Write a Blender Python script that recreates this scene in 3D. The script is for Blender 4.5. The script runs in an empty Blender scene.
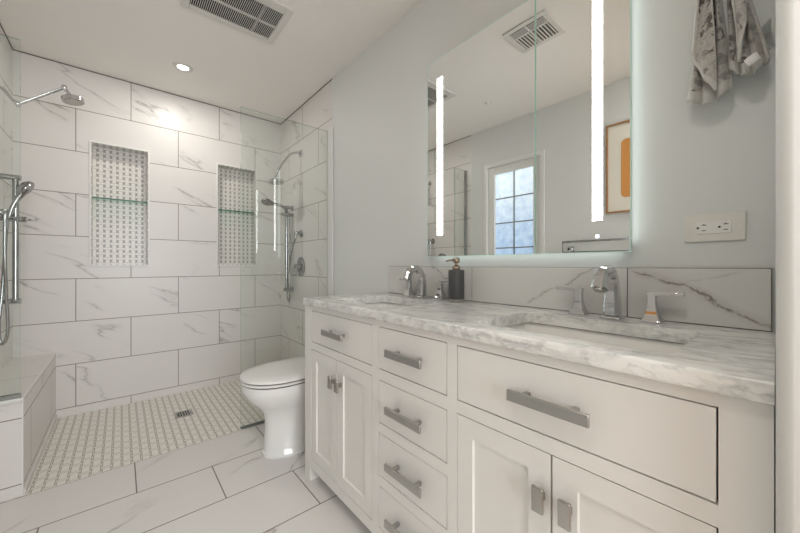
import bpy, bmesh, math, random
from mathutils import Vector, Matrix
random.seed(7)
PI = math.pi
SC = bpy.context.scene
COL = SC.collection

# ------------------------------------------------------------------ camera
cd = bpy.data.cameras.new('camera'); cam = bpy.data.objects.new('camera', cd); COL.objects.link(cam)
cam.location = (0, 0, 1.05)
cam.rotation_euler = (PI/2, 0, -math.radians(40.38))
cd.sensor_width = 36; cd.lens = 328.0/800*36; cd.shift_y = -0.0021; cd.clip_start = 0.02
SC.camera = cam

# ------------------------------------------------------------------ world, exposure
w = bpy.data.worlds.new('world'); SC.world = w; w.use_nodes = True
w.node_tree.nodes['Background'].inputs[0].default_value = (.72, .82, 1, 1)
w.node_tree.nodes['Background'].inputs[1].default_value = 1.0
SC.view_settings.view_transform = 'Standard'; SC.view_settings.look = 'None'
SC.view_settings.gamma = 1; SC.view_settings.use_curve_mapping = False
SC.view_settings.exposure = 0.66
SC.cycles.max_bounces = 14; SC.cycles.diffuse_bounces = 8; SC.cycles.glossy_bounces = 8
SC.cycles.transparent_max_bounces = 16; SC.cycles.sample_clamp_indirect = 6
SC.cycles.caustics_reflective = False; SC.cycles.caustics_refractive = False

def lamp(name, kind, loc, energy, color=(1, 1, 1), size=.1, size_y=None, rot=(0, 0, 0), spread=None, parent=None):
    d = bpy.data.lights.new(name, kind); d.energy = energy; d.color = color
    if kind == 'AREA':
        d.size = size
        if size_y: d.shape = 'RECTANGLE'; d.size_y = size_y
        else: d.shape = 'DISK'
        if spread: d.spread = spread
    else: d.shadow_soft_size = size
    o = bpy.data.objects.new(name, d); COL.objects.link(o); o.location = loc; o.rotation_euler = rot
    if parent: o.parent = parent
    return o
# added fill light in the unseen bedroom behind the camera, standing in for daylight
lamp('bedroom_fill', 'AREA', (0.1, -2.82, 1.25), 76, (.965, .985, .995), 2.4, 1.7, (PI/2+.25, 0, 0))

# ------------------------------------------------------------------ node helpers
class NT:
    def __init__(s, name):
        s.m = bpy.data.materials.new(name); s.m.use_nodes = True
        s.t = s.m.node_tree; s.n = s.t.nodes; s.l = s.t.links
        s.b = s.n['Principled BSDF']; s.out = s.n['Material Output']
    def new(s, typ, **kw):
        x = s.n.new(typ)
        for k, v in kw.items(): setattr(x, k, v)
        return x
    def put(s, sock, v):
        if isinstance(v, bpy.types.NodeSocket): s.l.new(v, sock)
        elif v is not None: sock.default_value = v
    def math(s, op, a, b=None, c=None, clamp=False):
        x = s.new('ShaderNodeMath', operation=op); x.use_clamp = clamp
        s.put(x.inputs[0], a)
        if b is not None: s.put(x.inputs[1], b)
        if c is not None: s.put(x.inputs[2], c)
        return x.outputs[0]
    def mix(s, f, a, b):
        x = s.new('ShaderNodeMix', data_type='RGBA')
        s.put(x.inputs[0], f); s.put(x.inputs[6], a); s.put(x.inputs[7], b)
        return x.outputs[2]
    def smooth(s, v, a, b, lo=0.0, hi=1.0):
        x = s.new('ShaderNodeMapRange', interpolation_type='SMOOTHSTEP')
        s.put(x.inputs[0], v); x.inputs[1].default_value = a; x.inputs[2].default_value = b
        x.inputs[3].default_value = lo; x.inputs[4].default_value = hi
        return x.outputs[0]
    def coords(s):
        tc = s.new('ShaderNodeTexCoord'); sp = s.new('ShaderNodeSeparateXYZ')
        s.l.new(tc.outputs['Object'], sp.inputs[0]); s.obj = tc.outputs['Object']
        return sp.outputs
    def comb(s, x, y, z=0.0):
        c = s.new('ShaderNodeCombineXYZ')
        for i, v in enumerate((x, y, z)): s.put(c.inputs[i], v)
        return c.outputs[0]
    def noise(s, vec, scale, detail=4, rough=.55, dist=0.0):
        x = s.new('ShaderNodeTexNoise'); s.put(x.inputs['Vector'], vec)
        x.inputs['Scale'].default_value = scale; x.inputs['Detail'].default_value = detail
        x.inputs['Roughness'].default_value = rough; x.inputs['Distortion'].default_value = dist
        return x.outputs[0]
    def bump(s, h, strength=.2, dist=.002):
        x = s.new('ShaderNodeBump'); s.put(x.inputs['Height'], h)
        x.inputs['Strength'].default_value = strength; x.inputs['Distance'].default_value = dist
        s.l.new(x.outputs[0], s.b.inputs['Normal'])

def rgb(r, g, b): return (r, g, b, 1)
def plain(name, col, rough=.5, metal=0.0, coat=0.0, spec=None, var=0.03, vscale=6, emit=None):
    t = NT(name); t.coords()
    n = t.noise(t.obj, vscale, 3)
    c2 = tuple(max(0, c*(1-var)) for c in col[:3]) + (1,)
    t.put(t.b.inputs['Base Color'], t.mix(n, rgb(*col[:3]), c2))
    t.b.inputs['Roughness'].default_value = rough; t.b.inputs['Metallic'].default_value = metal
    t.b.inputs['Coat Weight'].default_value = coat
    if spec is not None: t.b.inputs['Specular IOR Level'].default_value = spec
    if emit: t.b.inputs['Emission Color'].default_value = rgb(*emit[:3]); t.b.inputs['Emission Strength'].default_value = emit[3]
    return t.m

TILE = (.72, .70, .68); VEIN = (.30, .285, .275); GROUT = (.20, .175, .15)
def marble_tile(name, ax, off, bw=.6, rh=.2985, shift=0.0, grout=True, veins=1.0, rot=.45, seed=0.0, mort=.0022, base=TILE):
    """large format porcelain tile with sparse marble veins; ax picks the two world axes"""
    t = NT(name); c = t.coords()
    u = t.math('ADD', c[ax[0]], -off[0]+12*bw); v = t.math('ADD', c[ax[1]], -off[1]+24*rh)
    br = t.new('ShaderNodeTexBrick'); br.offset = .5; br.offset_frequency = 2
    t.put(br.inputs['Vector'], t.comb(u, v))
    br.inputs['Color1'].default_value = rgb(0, 0, 0); br.inputs['Color2'].default_value = rgb(1, 1, 1)
    br.inputs['Mortar'].default_value = rgb(0, 0, 0)
    br.inputs['Scale'].default_value = 1; br.inputs['Mortar Size'].default_value = mort
    br.inputs['Mortar Smooth'].default_value = 0.0; br.inputs['Bias'].default_value = 0
    br.inputs['Brick Width'].default_value = bw; br.inputs['Row Height'].default_value = rh
    rnd = t.math('MULTIPLY', br.outputs['Color'], 37.0)
    cr, sr = math.cos(rot), math.sin(rot)
    a = t.math('ADD', t.math('MULTIPLY', u, cr), t.math('MULTIPLY', v, -sr*(1 if rot > -9 else 0)))
    b = t.math('ADD', t.math('MULTIPLY', u, sr), t.math('MULTIPLY', v, cr))
    if rot != 0:
        pass
    vec = t.comb(t.math('MULTIPLY', a, .62), t.math('MULTIPLY', b, 2.5), t.math('ADD', rnd, seed))
    n1 = t.noise(vec, 1.2, 6, .50, .15)
    ridge = t.math('ABSOLUTE', t.math('SUBTRACT', n1, .5))
    line = t.smooth(ridge, .0, .007, 1, 0)
    soft = t.smooth(ridge, .0, .028, 1, 0)
    m = t.smooth(t.noise(t.comb(a, b, t.math('ADD', rnd, seed+9.3)), 2.3, 2), .46, .60)
    f = t.math('ADD', t.math('MULTIPLY', line, .52), t.math('MULTIPLY', soft, .20))
    f = t.math('MULTIPLY', f, t.math('MULTIPLY', m, veins), clamp=True)
    cloud = t.noise(t.comb(a, b, rnd), 2.2, 3)
    base_c = t.mix(cloud, rgb(*base), rgb(*[x*.94 for x in base]))
    col = t.mix(f, base_c, rgb(*VEIN))
    if grout: col = t.mix(br.outputs['Fac'], col, rgb(*GROUT))
    t.put(t.b.inputs['Base Color'], col)
    r = t.math('ADD', t.math('MULTIPLY', br.outputs['Fac'], .4 if grout else 0.0), .36)
    t.put(t.b.inputs['Roughness'], r)
    if grout: t.bump(t.math('SUBTRACT', 1.0, br.outputs['Fac']), .35, .0015)
    return t.m

def backsplash_tile_mat(name):
    """pale porcelain with a strong diagonal vein on the tile by the wall end and short veins elsewhere"""
    t = NT(name); c = t.coords()
    vec = t.comb(c[1], c[2], 2.0)
    nz = t.math('SUBTRACT', t.noise(vec, 9, 5, .6, .2), .5)
    nf = t.noise(vec, 22, 4, .6)
    def vein(y0, z0, slope, ya, yb, wdt, amp=.075, dens=1.0):
        d = t.math('ABSOLUTE', t.math('SUBTRACT', c[2], t.math('ADD', t.math('MULTIPLY_ADD', t.math('SUBTRACT', c[1], y0), slope, z0), t.math('MULTIPLY', nz, amp))))
        m = t.math('MULTIPLY', t.smooth(c[1], ya, ya+.03), t.smooth(c[1], yb-.03, yb, 1, 0))
        a = t.math('MULTIPLY_ADD', t.smooth(d, 0, wdt, 1, 0), .75, t.math('MULTIPLY', t.smooth(d, 0, wdt*4, 1, 0), .25))
        return t.math('MULTIPLY', t.math('MULTIPLY', a, m), t.math('MULTIPLY', t.smooth(nf, .36, .56, .25, 1), dens))
    f = vein(.03, .905, .50, -.05, .3165, .0065, .085)
    f = t.math('MAXIMUM', f, vein(.20, .99, -.35, .05, .22, .0018, .05, .5))
    f = t.math('MAXIMUM', f, vein(.50, .99, -.60, .34, .66, .0035, .09, .8))
    f = t.math('MAXIMUM', f, vein(1.05, .99, .45, .93, 1.30, .003, .08, .8))
    f = t.math('MULTIPLY', f, .95, clamp=True)
    col = t.mix(t.noise(vec, 5, 3), rgb(.69, .68, .66), rgb(.64, .63, .61))
    t.put(t.b.inputs['Base Color'], t.mix(f, col, rgb(.22, .195, .175))); t.b.inputs['Roughness'].default_value = .24
    return t.m

def basket_mosaic(name, ax, off, T=.0375, wv=.0245, wh=.0165, g=.0012, dotc=(.33, .325, .31), groutc=(.40, .38, .35), tilec=(.74, .72, .685)):
    """basket-weave mosaic: wide upright stones, narrow crossing stones, small dark dots between them"""
    t = NT(name); c = t.coords()
    a = t.math('DIVIDE', t.math('ADD', c[ax[0]], -off[0]+40*T), T)
    b = t.math('DIVIDE', t.math('ADD', c[ax[1]], -off[1]+40*T), T)
    ca = t.math('ROUND', a); cb = t.math('ROUND', b)
    da = t.math('ABSOLUTE', t.math('SUBTRACT', a, ca)); db = t.math('ABSOLUTE', t.math('SUBTRACT', b, cb))
    inV = t.math('LESS_THAN', da, wv/2/T); inH = t.math('LESS_THAN', db, wh/2/T)
    par = t.math('MODULO', t.math('ADD', ca, cb), 2.0); vtop = t.math('LESS_THAN', par, .5)
    htop = t.math('SUBTRACT', 1.0, vtop)
    eV = t.math('LESS_THAN', t.math('ABSOLUTE', t.math('SUBTRACT', da, wv/2/T)), g/T)
    eH = t.math('LESS_THAN', t.math('ABSOLUTE', t.math('SUBTRACT', db, wh/2/T)), g/T)
    gV = t.math('MULTIPLY', eV, t.math('MAXIMUM', t.math('SUBTRACT', 1.0, inH), vtop))
    gH = t.math('MULTIPLY', eH, t.math('MAXIMUM', t.math('SUBTRACT', 1.0, inV), htop))
    gr = t.math('MAXIMUM', gV, gH)
    dot = t.math('MULTIPLY', t.math('SUBTRACT', 1.0, inV), t.math('SUBTRACT', 1.0, inH))
    n = t.noise(t.obj, 9, 3)
    col = t.mix(n, rgb(*tilec), rgb(*[x*.93 for x in tilec]))
    col = t.mix(dot, col, rgb(*dotc)); col = t.mix(gr, col, rgb(*groutc))
    t.put(t.b.inputs['Base Color'], col); t.b.inputs['Roughness'].default_value = .3
    t.bump(t.math('SUBTRACT', 1.0, gr), .3, .001)
    return t.m

def wall_paint(name, col, rough=.55):
    t = NT(name); t.coords()
    n = t.noise(t.obj, 90, 4, .6); n2 = t.noise(t.obj, 1.2, 2)
    t.put(t.b.inputs['Base Color'], t.mix(n2, rgb(*col), rgb(*[x*.98 for x in col])))
    t.b.inputs['Roughness'].default_value = rough; t.bump(n, .08, .002)
    return t.m

def carrara(name):
    t = NT(name); c = t.coords()
    # streaks run along the counter (y), slightly skewed
    x2 = t.math('ADD', c[0], t.math('MULTIPLY', c[1], .22))
    vec = t.comb(t.math('MULTIPLY', x2, 6.0), t.math('MULTIPLY', c[1], 1.7), t.math('MULTIPLY', c[2], 5.0))
    n1 = t.noise(vec, 1.7, 8, .66, .7)
    n2 = t.noise(vec, 4.6, 6, .6, .5)
    n3 = t.noise(t.obj, 16, 5, .65, .2)
    ridge = t.smooth(t.math('ABSOLUTE', t.math('SUBTRACT', n1, .5)), 0, .075, 1, 0)
    r2 = t.smooth(t.math('ABSOLUTE', t.math('SUBTRACT', n2, .52)), 0, .05, 1, 0)
    cl = t.smooth(n1, .36, .64)
    f = t.math('ADD', t.math('MULTIPLY', ridge, .26), t.math('MULTIPLY', r2, .26))
    f = t.math('ADD', f, t.math('MULTIPLY', cl, .10))
    f = t.math('MULTIPLY', f, t.smooth(n3, .30, .62, .35, 1.15), clamp=True)
    col = t.mix(f, rgb(.80, .795, .77), rgb(.22, .235, .25))
    t.put(t.b.inputs['Base Color'], col); t.b.inputs['Roughness'].default_value = .16
    return t.m

def clear_glass(name, tint, fac_edge=0.0, ior=1.45):
    t = NT(name); t.n.remove(t.b)
    tr = t.new('ShaderNodeBsdfTransparent'); tr.inputs[0].default_value = rgb(*tint)
    gl = t.new('ShaderNodeBsdfGlossy'); gl.inputs['Roughness'].default_value = 0.0; gl.inputs[0].default_value = rgb(.95, 1, .98)
    fr = t.new('ShaderNodeLayerWeight'); fr.inputs[0].default_value = .5
    mx = t.new('ShaderNodeMixShader')
    f = t.math('MULTIPLY_ADD', t.math('POWER', fr.outputs['Facing'], 5.0), .9, .035+fac_edge, clamp=True)
    t.l.new(f, mx.inputs[0]); t.l.new(tr.outputs[0], mx.inputs[1]); t.l.new(gl.outputs[0], mx.inputs[2])
    t.l.new(mx.outputs[0], t.out.inputs[0])
    return t.m

def emission(name, col, s):
    t = NT(name); t.b.inputs['Base Color'].default_value = rgb(*col)
    t.b.inputs['Emission Color'].default_value = rgb(*col); t.b.inputs['Emission Strength'].default_value = s
    return t.m

def frosted_pane(name):
    t = NT(name); c = t.coords()
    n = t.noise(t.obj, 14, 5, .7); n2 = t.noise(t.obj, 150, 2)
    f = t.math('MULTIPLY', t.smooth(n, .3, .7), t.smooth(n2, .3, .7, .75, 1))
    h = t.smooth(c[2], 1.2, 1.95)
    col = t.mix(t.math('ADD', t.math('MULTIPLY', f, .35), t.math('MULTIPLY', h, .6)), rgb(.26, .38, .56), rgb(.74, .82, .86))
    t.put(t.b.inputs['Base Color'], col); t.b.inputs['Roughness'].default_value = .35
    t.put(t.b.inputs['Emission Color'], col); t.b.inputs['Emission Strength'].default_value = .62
    t.bump(n2, .5, .002)
    return t.m

def leopard(name):
    t = NT(name); t.coords()
    n = t.noise(t.obj, 46, 3, .6, .6); n2 = t.noise(t.obj, 170, 3); n3 = t.noise(t.obj, 9, 2)
    spot = t.smooth(n, .50, .60)
    c1 = t.mix(n2, rgb(.62, .60, .56), rgb(.30, .28, .26))
    col = t.mix(t.math('MULTIPLY', spot, t.smooth(n3, .4, .6, .45, 1)), c1, rgb(.075, .062, .055))
    t.put(t.b.inputs['Base Color'], col); t.b.inputs['Roughness'].default_value = .9
    t.b.inputs['Sheen Weight'].default_value = .4; t.bump(n2, .8, .004)
    return t.m
def wood(name):
    t = NT(name); c = t.coords()
    n = t.noise(t.comb(t.math('MULTIPLY', c[0], 9), t.math('MULTIPLY', c[1], 1.2), c[2]), 3, 5, .6, .6)
    t.put(t.b.inputs['Base Color'], t.mix(n, rgb(.46, .25, .11), rgb(.26, .13, .055))); t.b.inputs['Roughness'].default_value = .4
    return t.m

M = {}
M['paint'] = wall_paint('wall_paint', (.70, .712, .70))
M['ceiling'] = wall_paint('ceiling_paint', (.86, .84, .805), .7)
M['trim'] = plain('white_trim', (.76, .76, .74), .35)
M['tile_xz'] = marble_tile('tile_back', (0, 2), (.058, .057), rot=.42)
M['tile_yz'] = marble_tile('tile_side', (1, 2), (2.12, .057), rot=-.5, seed=3.1)
M['tile_floor'] = marble_tile('tile_floor', (0, 1), (.055, 2.24), bw=.612, rh=.305, rot=-.55, seed=5.7, mort=.0026)
M['tile_bench_top'] = marble_tile('tile_bench_top', (1, 0), (2.2, -.60), bw=.9, rh=.32, rot=.3, seed=8.2, mort=.0016, veins=.4)
M['tile_plain'] = marble_tile('tile_plain', (1, 2), (0, 0), grout=False, rot=.4, seed=14.3, veins=1.25)
M['tile_splash'] = backsplash_tile_mat('tile_splash')
M['mosaic_wall'] = basket_mosaic('mosaic_wall', (0, 2), (-.152, 1.06))
M['mosaic_side'] = basket_mosaic('mosaic_side', (1, 2), (3.245, 1.06))
M['mosaic_flat'] = basket_mosaic('mosaic_flat', (0, 1), (-.152, 3.245))
M['mosaic_floor'] = basket_mosaic('mosaic_floor', (0, 1), (-.30, 2.25), T=.0405, wv=.0330, wh=.0165, g=.0017, dotc=(.60, .56, .50), groutc=(.35, .30, .24), tilec=(.80, .775, .73))
M['grout'] = plain('dark_joint', (.16, .145, .13), .9)
M['cabinet'] = plain('cabinet_paint', (.735, .72, .69), .38, var=.015)
M['gap'] = plain('cabinet_shadow_gap', (.10, .09, .075), .8)  # dark colour standing in for shade inside narrow gaps
M['marble'] = carrara('carrara_marble')
M['porcelain'] = plain('porcelain', (.75, .75, .735), .07, coat=.6, var=.01)
M['sink'] = plain('sink_porcelain', (.82, .815, .79), .12, coat=.4, var=.01)
M['seat'] = plain('seat_plastic', (.75, .74, .72), .18, var=.01)
M['chrome'] = plain('chrome', (.62, .62, .625), .08, 1, var=.02)
M['shower_chrome'] = plain('shower_chrome', (.40, .40, .40), .14, 1, var=.05)
M['nickel'] = plain('polished_nickel', (.48, .465, .44), .18, 1, var=.12, vscale=25)
M['pull'] = plain('brushed_nickel_pull', (.50, .49, .47), .30, 1, var=.08, vscale=30)
M['bronze'] = plain('pump_bronze', (.40, .33, .26), .25, 1, var=.15, vscale=40)
M['charcoal'] = plain('charcoal_ceramic', (.075, .075, .078), .45, var=.2)
M['mirror'] = plain('mirror_silver', (.90, .915, .90), .0, 1, var=.0)
M['mirror_edge'] = plain('mirror_glass_edge', (.62, .88, .78), .12, 0, var=.1)
M['mirror_case'] = plain('mirror_case_metal', (.55, .57, .57), .3, .9)
M['led'] = emission('led_strip', (1, .985, .96), 9.0)
M['halo'] = emission('led_halo', (.90, 1, .96), 1.7)
M['touch'] = emission('touch_button', (.75, .80, 1.0), 1.6)
M['glass'] = clear_glass('shower_glass', (.962, .978, .968))
M['glass_edge'] = clear_glass('shower_glass_edge', (.42, .58, .52), .12)
M['shelf_glass'] = clear_glass('shelf_glass', (.80, .92, .86))
M['shelf_edge'] = plain('green_glass_edge', (.03, .14, .09), .1)
M['channel'] = plain('grey_metal_channel', (.30, .31, .30), .35, .8)
M['vent'] = plain('vent_white', (.70, .685, .65), .45)
M['dark'] = plain('vent_dark', (.02, .02, .02), .9)
M['outlet'] = plain('outlet_almond', (.75, .735, .68), .35, var=.01)
M['outlet_w'] = plain('outlet_white', (.82, .81, .78), .3, var=.01)
M['slot'] = plain('outlet_slot', (.02, .02, .02), .6)
M['can'] = emission('can_lens', (1, .96, .88), 6)
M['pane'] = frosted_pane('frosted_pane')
M['fleece'] = leopard('leopard_fleece')
M['trim_fur'] = plain('pale_fleece', (.66, .64, .60), .95, var=.3, vscale=120)
M['tag'] = plain('care_tag', (.82, .81, .79), .6)
M['wood'] = wood('picture_wood')
M['mat'] = plain('picture_mat', (.80, .77, .68), .7)
M['orange'] = plain('picture_orange', (.72, .33, .09), .6, var=.12, vscale=3)
M['woodfloor'] = wood('bedroom_wood')

# ------------------------------------------------------------------ mesh helpers
def box(bm, x0, x1, y0, y1, z0, z1, mi=0, sides=None):
    vs = [bm.verts.new(p) for p in ((x0,y0,z0),(x1,y0,z0),(x1,y1,z0),(x0,y1,z0),(x0,y0,z1),(x1,y0,z1),(x1,y1,z1),(x0,y1,z1))]
    fs = {'-z':(3,2,1,0),'+z':(4,5,6,7),'-y':(0,1,5,4),'+x':(1,2,6,5),'+y':(2,3,7,6),'-x':(3,0,4,7)}
    out = []
    for k, f in fs.items():
        fc = bm.faces.new([vs[i] for i in f]); fc.material_index = mi if not sides else sides.get(k, mi); out.append(fc)
    return out
def prism(bm, pts, z0, z1, mi=0, axis='z'):
    def P(a, b, c): return {'z': (a, b, c), 'y': (a, c, b), 'x': (c, a, b)}[axis]
    lo = [bm.verts.new(P(a, b, z0)) for a, b in pts]; hi = [bm.verts.new(P(a, b, z1)) for a, b in pts]
    n = len(pts); fs = [bm.faces.new(lo[::-1]), bm.faces.new(hi)]
    for i in range(n): fs.append(bm.faces.new([lo[i], lo[(i+1) % n], hi[(i+1) % n], hi[i]]))
    for f in fs: f.material_index = mi
    return fs
def rings(bm, rs, cap0=True, cap1=True, mi=0, closed=True, smooth=True):
    vr = [[bm.verts.new(p) for p in r] for r in rs]; n = len(rs[0])
    for a, b in zip(vr, vr[1:]):
        for i in range(n if closed else n-1):
            f = bm.faces.new([a[i], a[(i+1) % n], b[(i+1) % n], b[i]]); f.material_index = mi; f.smooth = smooth
    if cap0: f = bm.faces.new(vr[0][::-1]); f.material_index = mi
    if cap1: f = bm.faces.new(vr[-1]); f.material_index = mi
    return vr
def spline(pts, k=8):
    P = [Vector(p) for p in pts]; P = [2*P[0]-P[1]] + P + [2*P[-1]-P[-2]]; out = []
    for i in range(1, len(P)-2):
        for j in range(k):
            t = j/k; a, b, c, d = P[i-1:i+3]
            out.append(.5*((2*b)+(-a+c)*t+(2*a-5*b+4*c-d)*t*t+(-a+3*b-3*c+d)*t**3))
    out.append(P[-2]); return out
def tube(bm, pts, r, n=12, mi=0, sect=None):
    """sweep a circle (or a section polygon of (a,b) offsets) along pts; r is a number or list"""
    P = [Vector(p) for p in pts]; N = len(P)
    T = [(P[min(i+1, N-1)]-P[max(i-1, 0)]).normalized() for i in range(N)]
    up = Vector((0, 0, 1)) if abs(T[0].z) < .9 else Vector((0, 1, 0))
    a = T[0].cross(up).normalized(); rs = []
    for i in range(N):
        a = (a - a.dot(T[i])*T[i]).normalized(); b = T[i].cross(a)
        rr = r[i] if isinstance(r, (list, tuple)) else r
        if sect: rs.append([P[i]+a*s*rr+b*q*rr for s, q in sect])
        else: rs.append([P[i]+(a*math.cos(2*PI*k/n)+b*math.sin(2*PI*k/n))*rr for k in range(n)])
    rings(bm, rs, mi=mi)
def lathe(bm, prof, c=(0, 0, 0), axis='z', n=32, mi=0):
    """prof: (radius, height) pairs; axis = direction of height (may be a Vector)"""
    ax = {'x': Vector((1,0,0)), '-x': Vector((-1,0,0)), 'y': Vector((0,1,0)), '-y': Vector((0,-1,0)), 'z': Vector((0,0,1)), '-z': Vector((0,0,-1))}[axis] if isinstance(axis, str) else Vector(axis).normalized()
    q = ax.to_track_quat('Z', 'Y'); c = Vector(c)
    rs = [[c+q@Vector((r*math.cos(2*PI*k/n), r*math.sin(2*PI*k/n), h)) for k in range(n)] for r, h in prof]
    rings(bm, rs, mi=mi)
def rrect(x0, x1, y0, y1, r, k=5):
    out = []
    for cx, cy, a0 in ((x1-r, y1-r, 0), (x0+r, y1-r, PI/2), (x0+r, y0+r, PI), (x1-r, y0+r, 1.5*PI)):
        for i in range(k+1):
            a = a0+i/k*PI/2; out.append((cx+r*math.cos(a), cy+r*math.sin(a)))
    return out
def obj(name, bm, mats, parent=None, bevel=0, seg=2, smooth=False, sub=0, angle=35):
    bmesh.ops.recalc_face_normals(bm, faces=bm.faces[:])
    me = bpy.data.meshes.new(name); bm.to_mesh(me); bm.free()
    for m in (mats if isinstance(mats, (list, tuple)) else [mats]): me.materials.append(M[m])
    o = bpy.data.objects.new(name, me); COL.objects.link(o)
    if parent:
        o.parent = parent; o.matrix_parent_inverse = Matrix.Translation(-Vector(parent.location))
    if bevel:
        b = o.modifiers.new('bevel', 'BEVEL'); b.width = bevel; b.segments = seg; b.limit_method = 'ANGLE'; b.angle_limit = math.radians(angle)
        b.harden_normals = False
    if sub: s = o.modifiers.new('sub', 'SUBSURF'); s.levels = sub; s.render_levels = sub
    if smooth or bevel:
        for p in me.polygons: p.use_smooth = True
        try: me.set_sharp_from_angle(angle=math.radians(40))
        except Exception: pass
    return o
def tag(o, label, cat, group=None, kind=None):
    if label: o['label'] = label
    if cat: o['category'] = cat
    if group: o['group'] = group
    if kind: o['kind'] = kind
    return o
def thing(name, loc, label, cat, group=None):
    o = bpy.data.objects.new(name, None); COL.objects.link(o); o.location = loc; o.empty_display_size = .05
    return tag(o, label, cat, group)
def struct(name, bm, mats, **kw):
    o = obj(name, bm, mats, **kw); o['kind'] = 'structure'; return o
def BM(): return bmesh.new()

W, L, B, H = 1.203, -.533, 3.228, 2.44     # right wall, left wall, back wall, ceiling
SY = 2.24                                   # start of the shower
YF = -.13                                   # bedroom side of the doorway wall

# ------------------------------------------------------------------ room shell
bm = BM(); box(bm, L-.12, W+.12, YF, SY, -.06, 0, 0); struct('floor', bm, ['tile_floor'])
bm = BM(); box(bm, L-.12, W+.12, SY, B+.15, -.06, -.001, 0); o = struct('floor_shower', bm, ['mosaic_floor'])
bm = BM(); box(bm, L-.12, W+.12, YF, B+.15, H, H+.1, 0); struct('ceiling', bm, ['ceiling'])

# back wall with two niches
NL, NR = (-.163, .160), (.648, .962); NZ0, NZ1, ND = 1.052, 1.930, .09
bm = BM()
for x0, x1, z0, z1 in ((L-.1, W+.1, -.05, NZ0), (L-.1, W+.1, NZ1, H), (L-.1, NL[0], NZ0, NZ1), (NL[1], NR[0], NZ0, NZ1), (NR[1], W+.1, NZ0, NZ1)):
    box(bm, x0, x1, B, B+.14, z0, z1, 0)
for x0, x1 in (NL, NR):
    box(bm, x0, x1, B+ND, B+.14, NZ0, NZ1, 1)                       # niche back
    box(bm, x0-.001, x0+.004, B+.004, B+ND, NZ0, NZ1, 2); box(bm, x1-.004, x1+.001, B+.004, B+ND, NZ0, NZ1, 2)
    box(bm, x0, x1, B+.004, B+ND, NZ1-.004, NZ1+.001, 3); box(bm, x0, x1, B+.004, B+ND, NZ0-.001, NZ0+.004, 3)
box(bm, L, W, B-.004, B, H-.006, H-.001, 4)                          # dark joint at the ceiling
box(bm, L, W, B-.008, B, 0, .045, 0)
struct('wall_back', bm, ['tile_xz', 'mosaic_wall', 'mosaic_side', 'mosaic_flat', 'grout'])
k = 1
for (x0, x1) in (NL, NR):
    bm = BM(); t = .011
    box(bm, x0-t, x0, B-.005, B+.004, NZ0-t, NZ1+t); box(bm, x1, x1+t, B-.005, B+.004, NZ0-t, NZ1+t)
    box(bm, x0, x1, B-.005, B+.004, NZ0-t, NZ0); box(bm, x0, x1, B-.005, B+.004, NZ1, NZ1+t)
    struct('trim_%d' % k, bm, ['trim'], bevel=.002); k += 1

# right wall: painted, tiled inside the shower
TY = 2.187
bm = BM()
box(bm, W, W+.12, YF, TY, -.05, H, 0)
box(bm, W-.001, W+.12, TY, B+.1, -.05, H, 1)
box(bm, W-.005, W, TY, B, H-.006, H-.001, 2)
box(bm, W-.008, W, TY, B, 0, .045, 1)
struct('wall_right', bm, ['paint', 'tile_yz', 'grout'])
bm = BM(); box(bm, W-.006, W+.001, TY-.010, TY, 0, H-.002); struct('trim_%d' % k, bm, ['trim'], bevel=.002); k += 1
bm = BM(); box(bm, W-.014, W, 1.56, TY-.012, 0, .10); struct('baseboard_right', bm, ['trim'], bevel=.003)

# left wall with the frosted window
WY0, WY1, WZ0, WZ1 = 1.385, 2.025, .855, 2.075
bm = BM()
for y0, y1, z0, z1 in ((YF, WY0, -.05, H), (WY1, TY, -.05, H), (WY0, WY1, -.05, WZ0), (WY0, WY1, WZ1, H)):
    box(bm, L-.12, L, y0, y1, z0, z1, 0)
box(bm, L-.12, L+.001, TY, B+.1, -.05, H, 1)
box(bm, L, L+.005, TY, B, H-.006, H-.001, 2)
struct('wall_left', bm, ['paint', 'tile_yz', 'grout'])
bm = BM(); box(bm, L, L+.014, YF+.1, TY-.012, 0, .10); struct('baseboard_left', bm, ['trim'], bevel=.003)
bm = BM(); f = .040
box(bm, L-.10, L+.006, WY0, WY0+f, WZ0, WZ1); box(bm, L-.10, L+.006, WY1-f, WY1, WZ0, WZ1)
box(bm, L-.10, L+.006, WY0+f, WY1-f, WZ0, WZ0+f); box(bm, L-.10, L+.006, WY0+f, WY1-f, WZ1-f, WZ1)
win = struct('window_1', bm, ['trim'], bevel=.004)
g = .075; py0, py1, pz0, pz1 = WY0+f, WY1-f, WZ0+f, WZ1-f
bm = BM()
box(bm, L-.07, L-.02, py0, py0+g, pz0, pz1); box(bm, L-.07, L-.02, py1-g, py1, pz0, pz1)
box(bm, L-.07, L-.02, py0+g, py1-g, pz0, pz0+g); box(bm, L-.07, L-.02, py0+g, py1-g, pz1-g, pz1)
obj('window_frame', bm, ['trim'], win, bevel=.003)
bm = BM(); ym = (py0+py1)/2; q = .005
box(bm, L-.062, L-.038, ym-q, ym+q, pz0+g, pz1-g)
for i in (1, 2, 3):
    z = pz0+g+(pz1-pz0-2*g)*i/4; box(bm, L-.061, L-.039, py0+g, py1-g, z-q, z+q)
obj('muntin', bm, ['channel'], win)
bm = BM(); box(bm, L-.053, L-.047, py0+g, py1-g, pz0+g, pz1-g); obj('window_pane', bm, ['pane'], win)

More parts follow.
